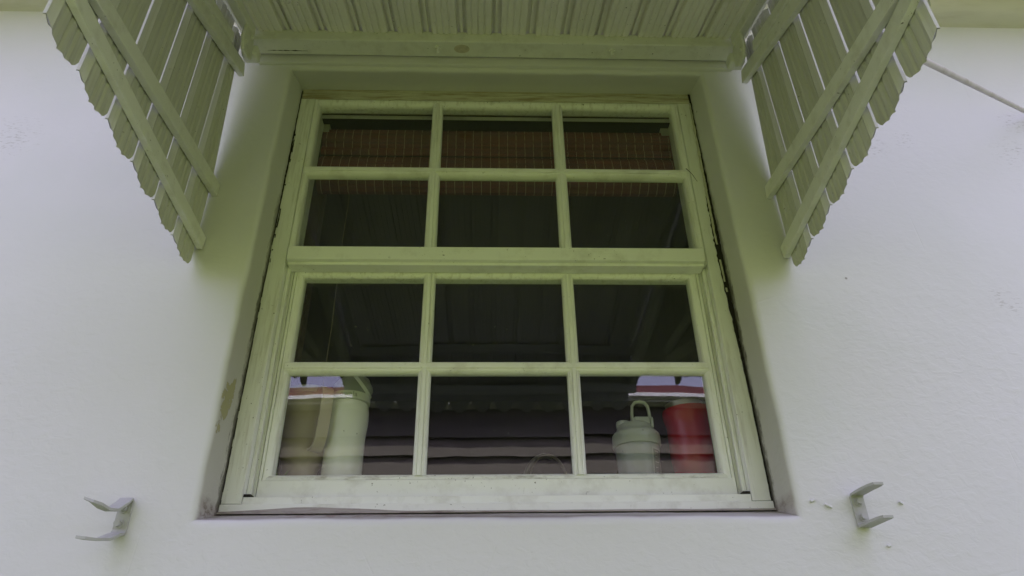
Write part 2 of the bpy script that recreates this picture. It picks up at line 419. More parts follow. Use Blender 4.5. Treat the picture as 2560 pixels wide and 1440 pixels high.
for sx in (-1, 1):
    for x0, x1, y0, y1 in ((.4915, .4997, .1225, .1335), (.4868, .4996, .1385, .157)):
        m = MB(); m.box((min(sx*x0, sx*x1), y0, .0725), (max(sx*x0, sx*x1), y1, .609)); wp(m, 'track_strip', M_FRAME_Z, .0014)
    m = MB(); m.box((min(sx*.4855, sx*.4994), .1075, .0660), (max(sx*.4855, sx*.4994), .150, .0715)); wp(m, 'track_end', M_DARK, 0)
# cracked sealant between jamb and plaster
def jag(side, z0, z1, xa, wid, amp, seed, thr=None, n=150):
    vs, fs = [], []; prev = False
    for k in range(n+1):
        z = z0+(z1-z0)*k/n
        w = wid(z)*(1 + amp*nz(z*38, seed) + amp*.8*nz(z*110, seed+4))
        cx = xa(z) + .0010*nz(z*25, seed+9) + .0008*nz(z*90, seed+2)
        on = w > .0006 and (thr is None or nz(z*13, seed+20)+.5*nz(z*55, seed+21) > thr(z))
        if on:
            vs += [(side*(cx-w/2), 0, z), (side*(cx+w/2), 0, z)]
            if prev: i = len(vs)-4; fs.append((i, i+1, i+3, i+2))
        prev = on
    return vs, fs
def strip(name, mat, y, side, *args, **kw):
    vs, fs = jag(side, *args, **kw); m = MB(); m.add([(x, y, z) for x, _, z in vs], fs)
    o = wp(m, name, mat, 0); o.modifiers.new('thick', 'SOLIDIFY').thickness = .0012; return o
strip('sealant_gap', M_DARK, FY-.0008, 1, .036, 1.168, lambda z: .5372-.0045*math.exp(-((z-.68)/.3)**2), lambda z: .0020+.0125*math.exp(-((z-.68)/.27)**2), .5, 1.0)
strip('sealant', M_CAULK, FY-.0026, 1, .30, 1.14, lambda z: .5335-.0035*math.exp(-((z-.72)/.3)**2), lambda z: .0040+.002*math.exp(-((z-.9)/.2)**2), .55, 5.0, thr=lambda z: .25-.9*max(0, min(1, (z-.45)/.35)))
strip('sealant_gap', M_DARK, FY-.0008, -1, .036, 1.17, lambda z: .5378, lambda z: .0009+.0024*math.exp(-((z-.92)/.16)**2), .8, 11.0)
strip('sealant_gap', M_DARK, FY-.0010, -1, .55, 1.05, lambda z: .5345, lambda z: .0022, .9, 15.0, thr=lambda z: .05)
strip('head_gap', M_DARK, FY-.0006, 1, 1.10, 1.178, lambda z: .5365, lambda z: .005, .3, 3.0)
m = MB(); vs = [(x, FY-.0012, 1.1793+.0007*nz(x*30, 1)+d) for x in [-.53+1.06*k/90 for k in range(91)] for d in (0, .0010+.0007*max(0, nz(x*9, 6)))]
m.add(vs, [(2*k, 2*k+2, 2*k+3, 2*k+1) for k in range(90)]); wp(m, 'head_gap', M_DARK, 0).modifiers.new('thick', 'SOLIDIFY').thickness = .001
m = MB(); cr = [(.489, .905), (.496, .896), (.503, .886), (.508, .873), (.513, .862)]
m.add([(x+d*(1-k/4.2), FY-.0006, z) for k, (x, z) in enumerate(cr) for d in (0, .0022)], [(2*k, 2*k+2, 2*k+3, 2*k+1) for k in range(4)])
wp(m, 'paint_crack', M_DARK, 0).modifiers.new('thick', 'SOLIDIFY').thickness = .0008

def ovolo(w, d, steps=7):   # from glass edge (0,0) outward w, forward d  (convex)
    return [(w*(1-math.cos(R(90*k/steps))), d*math.sin(R(90*k/steps))) for k in range(steps+1)]
def muntin_prof(hw, d, ridge=.0042):
    o1 = ovolo(hw-ridge-.0012, d)
    L = [(-hw+a, -b) for a, b in o1]
    L += [(-ridge-.0006, -d+.0012), (-ridge, -d-.0016), (-ridge+.001, -d-.0022)]
    Rr = [(-a, b) for a, b in L[::-1]]
    return L + Rr
def sash(name, label, yg, d, xs, zs, hwv, hwh, xe, zt, zb, flat_d, tilt):
    """xs: glass ranges per column, zs: glass ranges per row; xe: outer edge; zt/zb: outer top/bottom"""
    root = MB()
    sx0, sx1 = xs[0][0], xs[-1][1]; z0, z1 = zs[0][0], zs[-1][1]
    back = yg+.022
    def edge(w_out, wfl, dd):     # glass edge at 0, going outward
        o1 = [(a, -b) for a, b in ovolo(min(.0145, w_out-.002), dd)]
        e = min(.0145, w_out-.002)
        return o1 + [(e+.0006, -dd+.0030), (e+.0016, -dd+.0030), (e+.0022, -dd-.0008), (w_out, -dd-.0008), (w_out, back-yg), (0, back-yg)]
    pl = edge(sx0-(-xe), 0, d)
    root.prism(pl, lambda a, b, t: (sx0-a, yg+b, t), zb, zt)
    root.prism(edge(xe-sx1, 0, d), lambda a, b, t: (sx1+a, yg+b, t), zb, zt)
    if zt - z1 > .004: root.prism(edge(zt-z1, 0, d-.0012), lambda a, b, t: (t, yg+b, z1+a), -xe+.0006, xe-.0006)
    o = wp(root, name, M_FRAME_Z, 0, 28)
    def sub(mb_, nm, mat, sm=28, bev=0):
        c_ = mb_.build(nm, mat, None, sm, bev); c_.parent = o; return c_
    for i in range(len(xs)-1):
        cx = (xs[i][1]+xs[i+1][0])/2; m = MB()
        p = muntin_prof(hwv, d); p = p + [(hwv, .010), (-hwv, .010)]
        m.prism(p, lambda a, b, t: (cx+a, yg+b, t), z0-.004, z1+.006); sub(m, 'muntin', M_FRAME_Z)
    for i in range(len(zs)-1):
        cz = (zs[i][1]+zs[i+1][0])/2; m = MB()
        p = muntin_prof(hwh, d+.0009, .0046); p = p + [(hwh, .0105), (-hwh, .0105)]
        m.prism(p, lambda a, b, t: (t, yg+b, cz+a), sx0-.008, sx1+.008); sub(m, 'muntin', M_FRAME)
    for j, (za, zc) in enumerate(zs):
        for i, (xa, xb) in enumerate(xs):
            m = MB(); e = .007
            m.box((-(xb-xa)/2-e, 0, -(zc-za)/2-e), ((xb-xa)/2+e, .0028, (zc-za)/2+e))
            p = sub(m, 'pane', M_GLASS, None)
            p.location = ((xa+xb)/2, yg+.0062, (za+zc)/2)
            p.rotation_euler = (R(tilt+random.uniform(-.22, .22)), 0, R((i-1)*1.4+random.uniform(-.12, .12)))
    return o, sub
us, usub = sash('upper_sash', None, .1165, .0135, [(-.486, -.180), (-.150, .149), (.178, .4825)], [(.655, .8785), (.9065, 1.126)], .0145, .0140, .4995, 1.1415, .612, 0, 1.5)
m = MB(); m.box((-.4945, .0895, .6095), (.4905, .1335, .6455)); usub(m, 'meeting_rail', M_FRAME, None, .0012)
m = MB(); m.box((-.4935, .1005, .6010), (.4895, .1340, .6090)); usub(m, 'meeting_rail_lip', M_FRAME, None, .001)
ls, lsub = sash('lower_sash', None, .150, .0130, [(-.463, -.179), (-.151, .1525), (.180, .462)], [(.119, .3435), (.3715, .593)], .0140, .0140, .4845, .6215, .070, 0, 2.6)
m = MB()   # top rail of the lower sash with a shallow groove
m.box((-.470, .1352, .6085), (.4695, .172, .6168)); lsub(m, 'top_rail_strip', M_BEAD, None, .0008)
m = MB(); m.box((-.4838, .139, .6225), (.4838, .172, .6285)); lsub(m, 'top_rail_edge', M_BEAD, None, .0008)
m = MB(); m.box((-.4828, .1358, .0668), (.4848, .172, .1065)); lsub(m, 'bottom_rail', M_FRAME, None, .0016)
m = MB(); pr = [(a, -b) for a, b in ovolo(.0125, .0125)]
m.prism(pr + [(.0125, .02), (0, .02)], lambda a, b, t: (t, .150+b, .1195-a), -.472, .471); lsub(m, 'bottom_bead', M_BEAD)
# inner lining seen through the panes
for sx in (-1, 1):
    m = MB(); m.box((min(sx*.497, sx*.53), .160, .04), (max(sx*.497, sx*.53), .205, 1.1445)); wp(m, 'inner_lining', M_FRAME_Z)
m = MB(); m.box((-.53, .160, 1.145), (.53, .180, 1.175)); wp(m, 'inner_lining', M_FRAME)

# ================================================================== BAMBOO BLIND
blind = empty('bamboo_blind', (0, .23, 1.15))
tag(blind, 'brown bamboo roll-up blind gathered behind the upper panes', 'blind')
def reed_surface(path, x0, x1, pitch=.0032):
    P = [Vector((0, a, b)) for a, b in path]; out = []
    for i in range(len(P)-1):
        d = P[i+1]-P[i]; n = max(1, int(d.length/(pitch/4)))
        for k in range(n): out.append(P[i]+d*k/n)
    out.append(P[-1])
    # arc-length, bumpy reeds
    L = 0; res = []
    for i, p in enumerate(out):
        if i: L += (p-out[i-1]).length
        t = (out[min(i+1, len(out)-1)]-out[max(i-1, 0)]).normalized(); nrm = Vector((0, t.z, -t.y))
        res.append(p + nrm*(.0011*abs(math.sin(math.pi*L/pitch)))*(.6+.7*abs(nz(L*300, 1))))
    return out, res
pathA = [(.224, 1.141), (.212, 1.134), (.205, 1.118), (.205, 1.095), (.212, 1.078), (.226, 1.068)]
pathA2 = [(.213, 1.0665), (.210, 1.058), (.212, 1.050), (.218, 1.044)]
pathB = [(.236, 1.050), (.220, 1.040), (.209, 1.024), (.203, .998), (.203, .972), (.209, .950), (.220, .936), (.236, .929), (.252, .932), (.262, .945)]
m = MB(); XA, XB = -.4955, .5005; raw = []
for pth in (pathA, pathA2, pathB):
    o1, o2 = reed_surface(pth, XA, XB); raw.append(o1); n = len(o2)
    nx = 14; vs = []
    for p in o2:
        for k in range(nx+1):
            x = XA+(XB-XA)*k/nx; vs.append((x, p.y+.0016*nz(x*5, p.z*40), p.z+.0014*nz(x*4, 7+p.z*9)))
    w = nx+1
    m.add(vs, [(i*w+k, i*w+k+1, (i+1)*w+k+1, (i+1)*w+k) for i in range(n-1) for k in range(nx)])
rd = into(m.build('reed_sheet', M_REED), blind); rd['kind'] = 'stuff'
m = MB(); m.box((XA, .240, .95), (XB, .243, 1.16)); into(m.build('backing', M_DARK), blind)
protos = []
for k in range(41):
    x = XA + .012 + .0244*k
    m = MB()
    for o1 in raw:
        pts = []
        for i in range(0, len(o1), 3):
            p = o1[i]; t = (o1[min(i+1, len(o1)-1)]-o1[max(i-1, 0)]).normalized(); nrm = Vector((0, t.z, -t.y))
            pts.append(p + nrm*(.0013+.0008*math.sin(i*1.9)) + Vector((.0010*nz(i*.21, k*3.1)+.0012*nz(k*7.7, 2), 0, 0)))
        vs = [Vector((x+s_, 0, 0))+p for p in pts for s_ in (-.00075, .00075)]
        m.add(vs, [(2*i, 2*i+2, 2*i+3, 2*i+1) for i in range(len(pts)-1)])
    into(m.build('thread', M_THREAD), blind)
for x in (-.492, .487):
    m = MB(); m.box((x-.012, .2035, 1.118), (x+.012, .206, 1.146)); m.box((x-.012, .206, 1.143), (x+.012, .24, 1.146))
    into(m.build('bracket', mat_plain('blind_bracket_metal', (.42, .42, .36), .4)), blind)
m = MB(); m.tube([(-.410+.002*nz(k*.4), .250, .96-.05*k) for k in range(15)], .0011, 6)
into(m.build('pull_cord', mat_plain('cord_string', (.16, .13, .09), .8)), blind)

# ================================================================== THINGS ON THE INNER SILL
ZS = .0405
M_WHITE = mat_plain('white_bottle_coat', (.88, .90, .88), .32, var=.03, spec=.35)
M_SAGE = mat_plain('sage_lid_plastic', (.25, .275, .215), .4, var=.05)
wb = empty('white_bottle', (-.349, .27, ZS))
tag(wb, 'tall white insulated bottle with a sage tilted lid on the sill', 'water bottle')
cx, cy = -.349, .27
m = MB(); m.lathe([(.040, ZS), (.0435, ZS+.004), (.0440, .12), (.0442, .235), (.0450, .25), (.0470, .268), (.0478, .285), (.0472, .300), (.0458, .312), (.0440, .318)], cx, cy, 56)
into(m.build('body', M_WHITE, smooth=40), wb)
M_COLLAR = mat_plain('white_collar', (.66, .69, .63), .4, var=.03)
m = MB(); m.lathe([(.0445, .3195), (.0475, .3205), (.0480, .329), (.0474, .3375), (.0455, .3385)], cx, cy, 56)
collar = into(m.build('collar', M_COLLAR, smooth=40), wb)
# tapering lid whose open face slants down to the right, closed by a tilted cap
m = MB(); nn = 48; rings = []
for j in range(13):
    f = j/12; a = f*math.pi/2
    rad = .0462*(1-f**1.9*.60); zc = .3388 + .0470*math.sin(a)
    rings.append([(cx + (.0462-rad)*.78 + rad*math.cos(2*math.pi*k/nn), cy + rad*math.sin(2*math.pi*k/nn), zc - .003*f*math.cos(2*math.pi*k/nn)) for k in range(nn)])
vs = [v for r_ in rings for v in r_]
m.add(vs, [(i*nn+k, i*nn+(k+1) % nn, (i+1)*nn+(k+1) % nn, (i+1)*nn+k) for i in range(12) for k in range(nn)] + [tuple(range(12*nn, 13*nn))])
into(m.build('lid', M_SAGE, smooth=50), wb)
# tilted band and cap on the right
rot = Matrix.Translation((cx+.0235, cy-.004, .3655)) @ Matrix.Rotation(R(50), 4, 'Y')
m = MB(); m.lathe([(.030, -.004), (.0375, -.004), (.0385, 0.0), (.0375, .0035), (.030, .004)], 0, 0, 48, True, rot)
into(m.build('cap_band', M_COLLAR, smooth=40), wb)
m = MB(); m.lathe([(.033, .003), (.0325, .008), (.029, .014), (.021, .0185), (.010, .0205)], 0, 0, 40, True, rot)
into(m.build('cap', M_SAGE, smooth=50), wb)
fc = bpy.data.curves.new('lettering', 'FONT'); fc.body = 'owala'; fc.size = .0165; fc.extrude = .0006; fc.align_x = 'CENTER'; fc.align_y = 'CENTER'
fc.space_character = 1.05
to = bpy.data.objects.new('lettering', fc); COL.objects.link(to)
me = bpy.data.meshes.new_from_object(to.evaluated_get(bpy.context.evaluated_depsgraph_get()))
bpy.data.objects.remove(to)
for v in me.vertices:
    a = -math.pi/2 + v.co.x/.048 + .12; rad = .0482 + v.co.z
    v.co = Vector((cx+rad*math.cos(a), cy+rad*math.sin(a), .3290+v.co.y))
me.materials.clear(); me.materials.append(mat_plain('lettering_raised', (.30, .33, .27), .4))
lt = bpy.data.objects.new('lettering', me); COL.objects.link(lt); lt.parent = collar; lt.matrix_parent_inverse = Matrix()

# beige handled tumbler
tb = empty('handled_tumbler', (-.445, .285, ZS)); cx, cy = -.4455, .285
tag(tb, 'beige tumbler with a strap handle behind the lower left corner pane', 'tumbler')
M_BEIGE = mat_plain('beige_coat', (.42, .365, .285), .45, var=.04)
m = MB(); m.lathe([(.0345, ZS), (.036, ZS+.004), (.0375, .155), (.0385, .168), (.045, .184), (.052, .200), (.0560, .225), (.0600, .28), (.0630, .33), (.0625, .334)], cx, cy, 56)
into(m.build('body', M_BEIGE, smooth=40), tb)
m = MB(); m.lathe([(.0635, .3345), (.0655, .336), (.0655, .347), (.062, .352), (.030, .354)], cx, cy, 56)
into(m.build('lid', mat_plain('pale_lid', (.55, .54, .50), .35), smooth=40), tb)
hd = Vector((.60, -.80, 0)).normalized(); hs_ = Vector((hd.y, -hd.x, 0))
pts = [(.058, .332), (.072, .340), (.090, .338), (.099, .325), (.100, .300), (.097, .262), (.092, .228), (.084, .208), (.070, .199), (.050, .203)]
fine = []
for i in range(len(pts)-1):
    for k in range(4):
        p0, p1, p2, p3 = pts[max(i-1, 0)], pts[i], pts[i+1], pts[min(i+2, len(pts)-1)]; t_ = k/4
        fine.append(tuple(.5*((2*p1[q])+(-p0[q]+p2[q])*t_+(2*p0[q]-5*p1[q]+4*p2[q]-p3[q])*t_*t_+(-p0[q]+3*p1[q]-3*p2[q]+p3[q])*t_**3) for q in (0, 1)))
m = MB(); vs = []
for i, (r_, z_) in enumerate(fine):
    a_, b_ = fine[max(i-1, 0)], fine[min(i+1, len(fine)-1)]; tx, tz = b_[0]-a_[0], b_[1]-a_[1]; l_ = math.hypot(tx, tz); nx_, nz_ = tz/l_, -tx/l_
    for sgn, off in ((-1, .0028), (1, .0028), (1, -.0028), (-1, -.0028)):
        p = Vector((cx, cy, 0)) + hd*(r_+nx_*off) + hs_*sgn*.0135; vs.append((p.x, p.y, z_+nz_*off))
nf = len(fine)
m.add(vs, [(i*4+k, i*4+(k+1) % 4, i*4+4+(k+1) % 4, i*4+4+k) for i in range(nf-1) for k in range(4)] + [(0, 1, 2, 3), (nf*4-1, nf*4-2, nf*4-3, nf*4-4)])
into(m.build('handle', mat_plain('beige_handle', (.55, .49, .40), .45), smooth=50, bevel=.001), tb)

# grey shaker
sh = empty('shaker_bottle', (.318, .27, ZS)); cx, cy = .318, .27
tag(sh, 'grey plastic shaker bottle with a flip loop on its lid', 'shaker')
M_GREY = mat_plain('grey_shaker_plastic', (.33, .365, .38), .28, var=.04)
M_LID = mat_plain('grey_lid_plastic', (.44, .47, .47), .33, var=.04)
m = MB(); m.lathe([(.039, ZS), (.041, ZS+.004), (.0445, .11), (.0475, .165), (.0495, .205), (.0500, .219)], cx, cy, 56)
body = into(m.build('body', M_GREY, smooth=40), sh)
m = MB()
def onbody(a, z, e=0):
    r_ = .0445+(.0495-.0445)*max(0, (z-.11)/.095)+e; return (cx+r_*math.cos(a), cy+r_*math.sin(a), z)
a0, a1 = R(-62), R(-22); zz0, zz1 = .075, .203
m2 = MB(); n_ = 12
for (aa, ab, za, zb2) in ((a0, a0+.07, zz0, zz1), (a1-.07, a1, zz0, zz1), (a0+.07, a1-.07, zz1-.004, zz1), (a0+.07, a1-.07, zz0, zz0+.004)):
    vs = [onbody(aa+(ab-aa)*i/6, za+(zb2-za)*j/6, .0012) for i in range(7) for j in range(7)]
    m2.add(vs, [(i*7+j, i*7+j+1, (i+1)*7+j+1, (i+1)*7+j) for i in range(6) for j in range(6)])
fr = m2.build('gauge_frame', M_LID, None, 40); fr.parent = body
m3 = MB(); vs = [onbody(a0+.07+(a1-a0-.14)*i/10, zz0+.004+(zz1-zz0-.008)*j/4, .0006) for i in range(11) for j in range(5)]
m3.add(vs, [(i*5+j, i*5+j+1, (i+1)*5+j+1, (i+1)*5+j) for i in range(10) for j in range(4)])
gw = m3.build('gauge_window', mat_plain('clear_gauge', (.22, .24, .24), .15), None, 40); gw.parent = body
m4 = MB()
for j in range(10):
    z_ = .085+.012*j; aa = a0+.16; ab = aa+(.28 if j % 2 else .16)
    vs = [onbody(aa+(ab-aa)*i/4, z_+dz, .0014) for i in range(5) for dz in (0, .0012)]
    m4.add(vs, [(2*i, 2*i+2, 2*i+3, 2*i+1) for i in range(4)])
gm = m4.build('gauge_marks', M_LID, None); gm.parent = body
m = MB(); m.lathe([(.0505, .2125), (.0535, .213), (.0550, .217), (.0552, .234), (.0542, .241), (.050, .2465), (.0455, .250), (.0425, .2575), (.0405, .2635), (.036, .2665), (.02, .268)], cx, cy, 56)
into(m.build('lid', M_LID, smooth=38), sh)
lx, lz, ly = .331, .268, cy-.018
m = MB(); m.tube([(lx-.021, ly, lz), (lx-.0205, ly, lz+.022), (lx-.018, ly, lz+.040), (lx-.011, ly, lz+.0485), (lx, ly, lz+.0505), (lx+.011, ly, lz+.0485), (lx+.018, ly, lz+.040), (lx+.0205, ly, lz+.022), (lx+.021, ly, lz)], .0037, 10, sy=1.5)
into(m.build('carry_loop', M_LID, smooth=60), sh)
m = MB(); m.obox((lx-.018, ly-.004, lz+.002), (lx+.018, ly-.004, lz+.002), (0, 0, 1), .017, .018)
m.obox((lx-.025, ly-.004, lz-.004), (lx-.0185, ly-.004, lz-.004), (0, 0, 1), .026, .022); m.obox((lx+.0185, ly-.004, lz-.004), (lx+.025, ly-.004, lz-.004), (0, 0, 1), .026, .022)
into(m.build('hinge', M_LID, None, None, .003, 3), sh)
m = MB(); m.lathe([(.0165, .262), (.0165, .272), (.0150, .2765), (.008, .2785)], cx-.026, cy+.004, 28)
into(m.build('spout_cap', M_LID, smooth=40), sh)

# red tumbler
rdm = empty('red_tumbler', (.452, .285, ZS)); cx, cy = .452, .285
tag(rdm, 'red insulated tumbler with a bare steel rim behind the lower right corner pane', 'tumbler')
M_RED = mat_plain('red_coat', (.36, .004, .024), .27, var=.04)
m = MB(); m.lathe([(.036, ZS), (.0385, ZS+.004), (.041, .135), (.046, .152), (.0515, .172), (.0540, .192), (.0545, .22), (.0545, .262), (.0565, .276), (.0605, .290), (.0615, .300), (.060, .3055), (.050, .3085), (.03, .309)], cx, cy, 56)
into(m.build('body', M_RED, smooth=40), rdm)
m = MB(); m.lathe([(.0445, .3065), (.0445, .3225), (.0430, .3240), (.0415, .3225), (.0415, .30)], cx-.006, cy, 56, False)
into(m.build('steel_rim', mat_plain('brushed_steel', (.62, .61, .56), .28, 1.0, var=.05), smooth=40), rdm)

# arched metal hoop
hp = MB(); hx, hy = .1125, .29
hp.tube([(hx-.046, hy, ZS), (hx-.046, hy, .085)] + [(hx+.046*math.cos(R(a)), hy, .125+.079*math.sin(R(a))) for a in range(180, -1, -10)] + [(hx+.046, hy, .085), (hx+.046, hy, ZS)], .0028, 8, sy=2.4)
hoop = empty('metal_hoop', (hx, hy, ZS)); tag(hoop, 'thin arched metal hoop standing on the sill beside the grey shaker', 'hoop')
M_HOOP = mat_plain('dull_brass', (.34, .31, .25), .35, .7)
into(hp.build('arch', M_HOOP, smooth=60), hoop)
hp = MB(); pts = [(hx-.051+.0*a, hy+.012, ZS) for a in (0,)] + [(hx-.006+.051*math.cos(R(a)), hy+.012, .118+.088*math.sin(R(a))) for a in range(180, 60, -10)]
hp.tube(pts, .0058, 8, sy=1.6); into(hp.build('rear_arch', mat_plain('pale_steel', (.42, .42, .40), .3, .8), smooth=60), hoop)

# small plant tip in the corner
pl = empty('small_plant', (-.482, .235, ZS)); tag(pl, 'small green sprig of pointed leaves in the bottom left pane corner', 'plant')
M_LEAF = mat_plain('green_leaf', (.16, .25, .055), .5, var=.35, scale=60); M_POT = mat_plain('clay_pot', (.12, .09, .06), .8)
m = MB(); m.lathe([(.016, ZS), (.021, .085), (.023, .09), (.023, .10), (.019, .101)], -.482, .235, 24); into(m.build('pot', M_POT, smooth=40), pl)
for k in range(11):
    a = 2*math.pi*k/11+.4; l_ = .045+.022*random.random(); lean = .35+.5*random.random(); m = MB(); vs = []
    for i in range(6):
        f = i/5; w_ = .0045*math.sin(math.pi*(.12+.88*f))*(1-f*.15) if i < 5 else .0002
        c_ = Vector((-.482+math.cos(a)*l_*f*lean, .235+math.sin(a)*l_*f*lean*.7, .100+l_*f*(1-.25*f*lean)))
        sd_ = Vector((-math.sin(a), math.cos(a), 0))*w_
        vs += [c_-sd_, c_+Vector((0, 0, -w_*.5)), c_+sd_]
    m.add(vs, [(3*i+j, 3*i+j+1, 3*i+4+j, 3*i+3+j) for i in range(5) for j in (0, 1)])
    into(m.build('leaf', M_LEAF, smooth=60), pl)

# ================================================================== AWNING
aw = empty('awning', (0, -.02, 1.19))
tag(aw, 'white slatted metal awning with side wings hanging over the window', 'awning')
def ap(mb_, name, mat, bevel=0, smooth=None): return into(mb_.build(name, mat, None, smooth, bevel), aw)
XL, XR, YF = -.660, .6465, -1.10
RS = .30
def roofz(y): return 1.204 + RS*(y+.078)
def thick(poly, t):      # open polyline -> closed thin profile
    P = [Vector((a, b)) for a, b in poly]; out = []
    for i, p in enumerate(P):
        d = (P[min(i+1, len(P)-1)]-P[max(i-1, 0)]).normalized(); out.append(p+Vector((-d.y, d.x))*t)
    return [tuple(p) for p in P] + [tuple(p) for p in out[::-1]]
# side slats: u runs away from the wall (-y), w outward from the window
def slat_w(u, wd):
    d = 0.
    for gx, gd, gw in ((.019, .0020, .0045), (.038, .0040, .0050), (.056, .0040, .0050), (wd-.018, .0020, .0045)):
        d = max(d, gd*max(0, 1-abs(u-gx)/gw))
    if u < .011: d = max(d, .0090*((.011-u)/.011)**.8)
    if u > wd-.010: d = max(d, .0090*((u-wd+.010)/.010)**.8)
    return d
ZB = [.540, .552, .560, .567, .572, .578, .622, .652, .682, .712, .735]
def side_slat(k, sgn, X):
    wd = .0930; y0 = -.002 - .1*k
    us_ = sorted(set([0, .003, .007, .011] + [i*.004 for i in range(3, 22)] + [wd-.010, wd-.006, wd-.003, wd]))
    prof = [(u, slat_w(u, wd)) for u in us_] + [(wd+.0003, .0110), (wd+.0005, .0142)]
    cl = thick(prof, .0009); m = MB(); n = len(cl); vs = []
    sd = k*3.7+sgn*11
    for lev in range(5):
        for j, (u, w) in enumerate(cl):
            y = y0-u; x = X + sgn*w
            uu = min(max(u/wd, 0), 1); e = (2*uu-1)
            zb = ZB[k] - (.017*(1 if k else .8)*(1-abs(e)**2.2) + .008*(1-abs(e)**6) - .034*(max(0, -e-.62)/.38)**1.3)*(1 if k < 6 else .12) + ((ZB[min(k+1, 10)]-ZB[k])*uu if k >= 6 else 0) + .0014*nz(u*110, sd) + .0008*nz(u*380, sd+2) + .010*max(0, e-.86)/.14*(.6)
            zt = min(roofz(y)-.006, 1.19)
            if lev == 0: z = zb
            elif lev == 1: z = zb+.02
            elif lev == 2: z = .78
            elif lev == 3: z = zt-.06 if zt > .9 else (zt+.78)/2
            else: z = zt
            if k == 0:     # bowed edge next to the wall
                pull = .046*max(0, min(1, (z-.74)/.34))**1.25
                y = y0-u*(1-pull/wd) - pull
            vs.append((x, y, z))
    fs = [(l*n+j, l*n+(j+1) % n, (l+1)*n+(j+1) % n, (l+1)*n+j) for l in range(4) for j in range(n)]
    fs += [tuple(range(n))[::-1], tuple(range(4*n, 5*n))]
    m.add(vs, fs); return ap(m, 'side_slat', M_AWN, 0, 22)
for k in range(11):
    side_slat(k, -1, XL); side_slat(k, 1, XR)
# roof pans
PW = .0895; NP = 14; XP0 = -.006-PW*NP/2
pan = [(0, .007), (.0035, .007), (.0040, .0165), (.0115, .0165), (.0130, .0015), (.0150, 0), (.0235, 0), (.0250, .0035), (.0275, .0035), (.029, 0), (.0395, 0), (.041, .0035), (.0435, .0035), (.045, 0),
       (.0555, 0), (.057, .0035), (.0595, .0035), (.061, 0), (.0745, 0), (.0765, .0015), (.078, .0165), (.0855, .0165), (.086, .007), (.0901, .0074)]
pc = thick(pan, .0009)
for k in range(NP):
    m = MB(); x0 = XP0+k*PW
    m.prism(pc, lambda a, b, t: (x0+a, t, roofz(t)+b), -.040, YF-.05)
    ap(m, 'roof_slat', M_AWN_R, 0, 22)
m = MB(); m.box((-.665, YF-.0545, roofz(YF-.05)-.004), (.652, YF-.052, roofz(YF-.05)+.034)); ap(m, 'front_cap', M_AWN_R)
# hanging front slats with scalloped feet
for k in range(NP):
    x0 = XP0+k*PW; m = MB(); vs = []
    fp = thick([(0, .010), (.004, .002), (.008, 0)]+[(.008+.0735*i/14, .0025 if i in (5, 9) else 0) for i in range(1, 15)]+[(.0855, .002), (.0900, .010)], .0009); n = len(fp)
    for lev in range(3):
        for a, b in fp:
            e = 2*min(max(a/.0885, 0), 1)-1
            z = (.668-.048*(1-abs(e)**2.2)+.002*nz(a*160, k*3.3), .78, roofz(YF)-.004)[lev]
            vs.append((x0+a, YF-b, z))
    m.add(vs, [(l*n+j, l*n+(j+1) % n, (l+1)*n+(j+1) % n, (l+1)*n+j) for l in range(2) for j in range(n)] + [tuple(range(n))[::-1], tuple(range(2*n, 3*n))])
    ap(m, 'front_slat', M_AWN, 0, 22)
# header rail on its board, bolts, rust stain
m = MB(); m.box((-.628, -.0105, 1.1575), (.626, .002, 1.232)); ap(m, 'header_board', M_STUCCO, .003)
m = MB(); m.box((-.650, -.066, 1.1785), (.632, -.017, 1.2175)); ap(m, 'header_rail', M_RAIL, .003)
for x in (-.158, .297):
    m = MB(); m.lathe([(.0085, 1.1795), (.0085, 1.1715), (.0042, 1.171), (.0042, 1.158), (.003, 1.157)], x, -.046, 12); ap(m, 'bolt', M_RAIL)
m = MB(); m.lathe([(.013, 1.1787), (.0135, 1.1780), (.012, 1.1776)], -.096, -.044, 20)
m.v = [(-.096+(x+.096)*1.5, y, z) for x, y, z in m.v]
ap(m, 'knot', mat_plain('rusty_knot', (.52, .48, .38), .7, var=.4, scale=90))
m = MB(); vs = []
for i in range(24):
    x = -.600+.0045*i; w_ = .0026*abs(nz(i*.45, 3.3))*2.6*math.sin(math.pi*i/23); vs += [(x, -.030-w_, 1.1782), (x, -.030+w_*.5, 1.1782)]
m.add(vs, [(2*i, 2*i+2, 2*i+3, 2*i+1) for i in range(23)]); ap(m, 'peeled_paint', M_DARK).modifiers.new('thick', 'SOLIDIFY').thickness = .0006
for sx, X in ((-1, XL), (1, XR)):
    m = MB(); m.box((min(X, X-sx*.045), YF-.012, .72), (max(X, X-sx*.045), YF-.0105, roofz(YF)+.01)); m.box((min(X+sx*.001, X+sx*.002), YF-.012, .72), (max(X+sx*.001, X+sx*.002), YF+.05, roofz(YF)+.01)); ap(m, 'corner_trim', M_AWN)
m = MB(); m.tube4((-.66, YF+.016, roofz(YF)-.022), (.648, YF+.016, roofz(YF)-.022), (0, 0, 1), .036, .026); ap(m, 'front_rail', M_RAIL, .002)
m = MB(); m.tube4((-.66, YF+.016, .706), (.648, YF+.016, .706), (0, 0, 1), .034, .026); ap(m, 'front_rail', M_RAIL, .002)
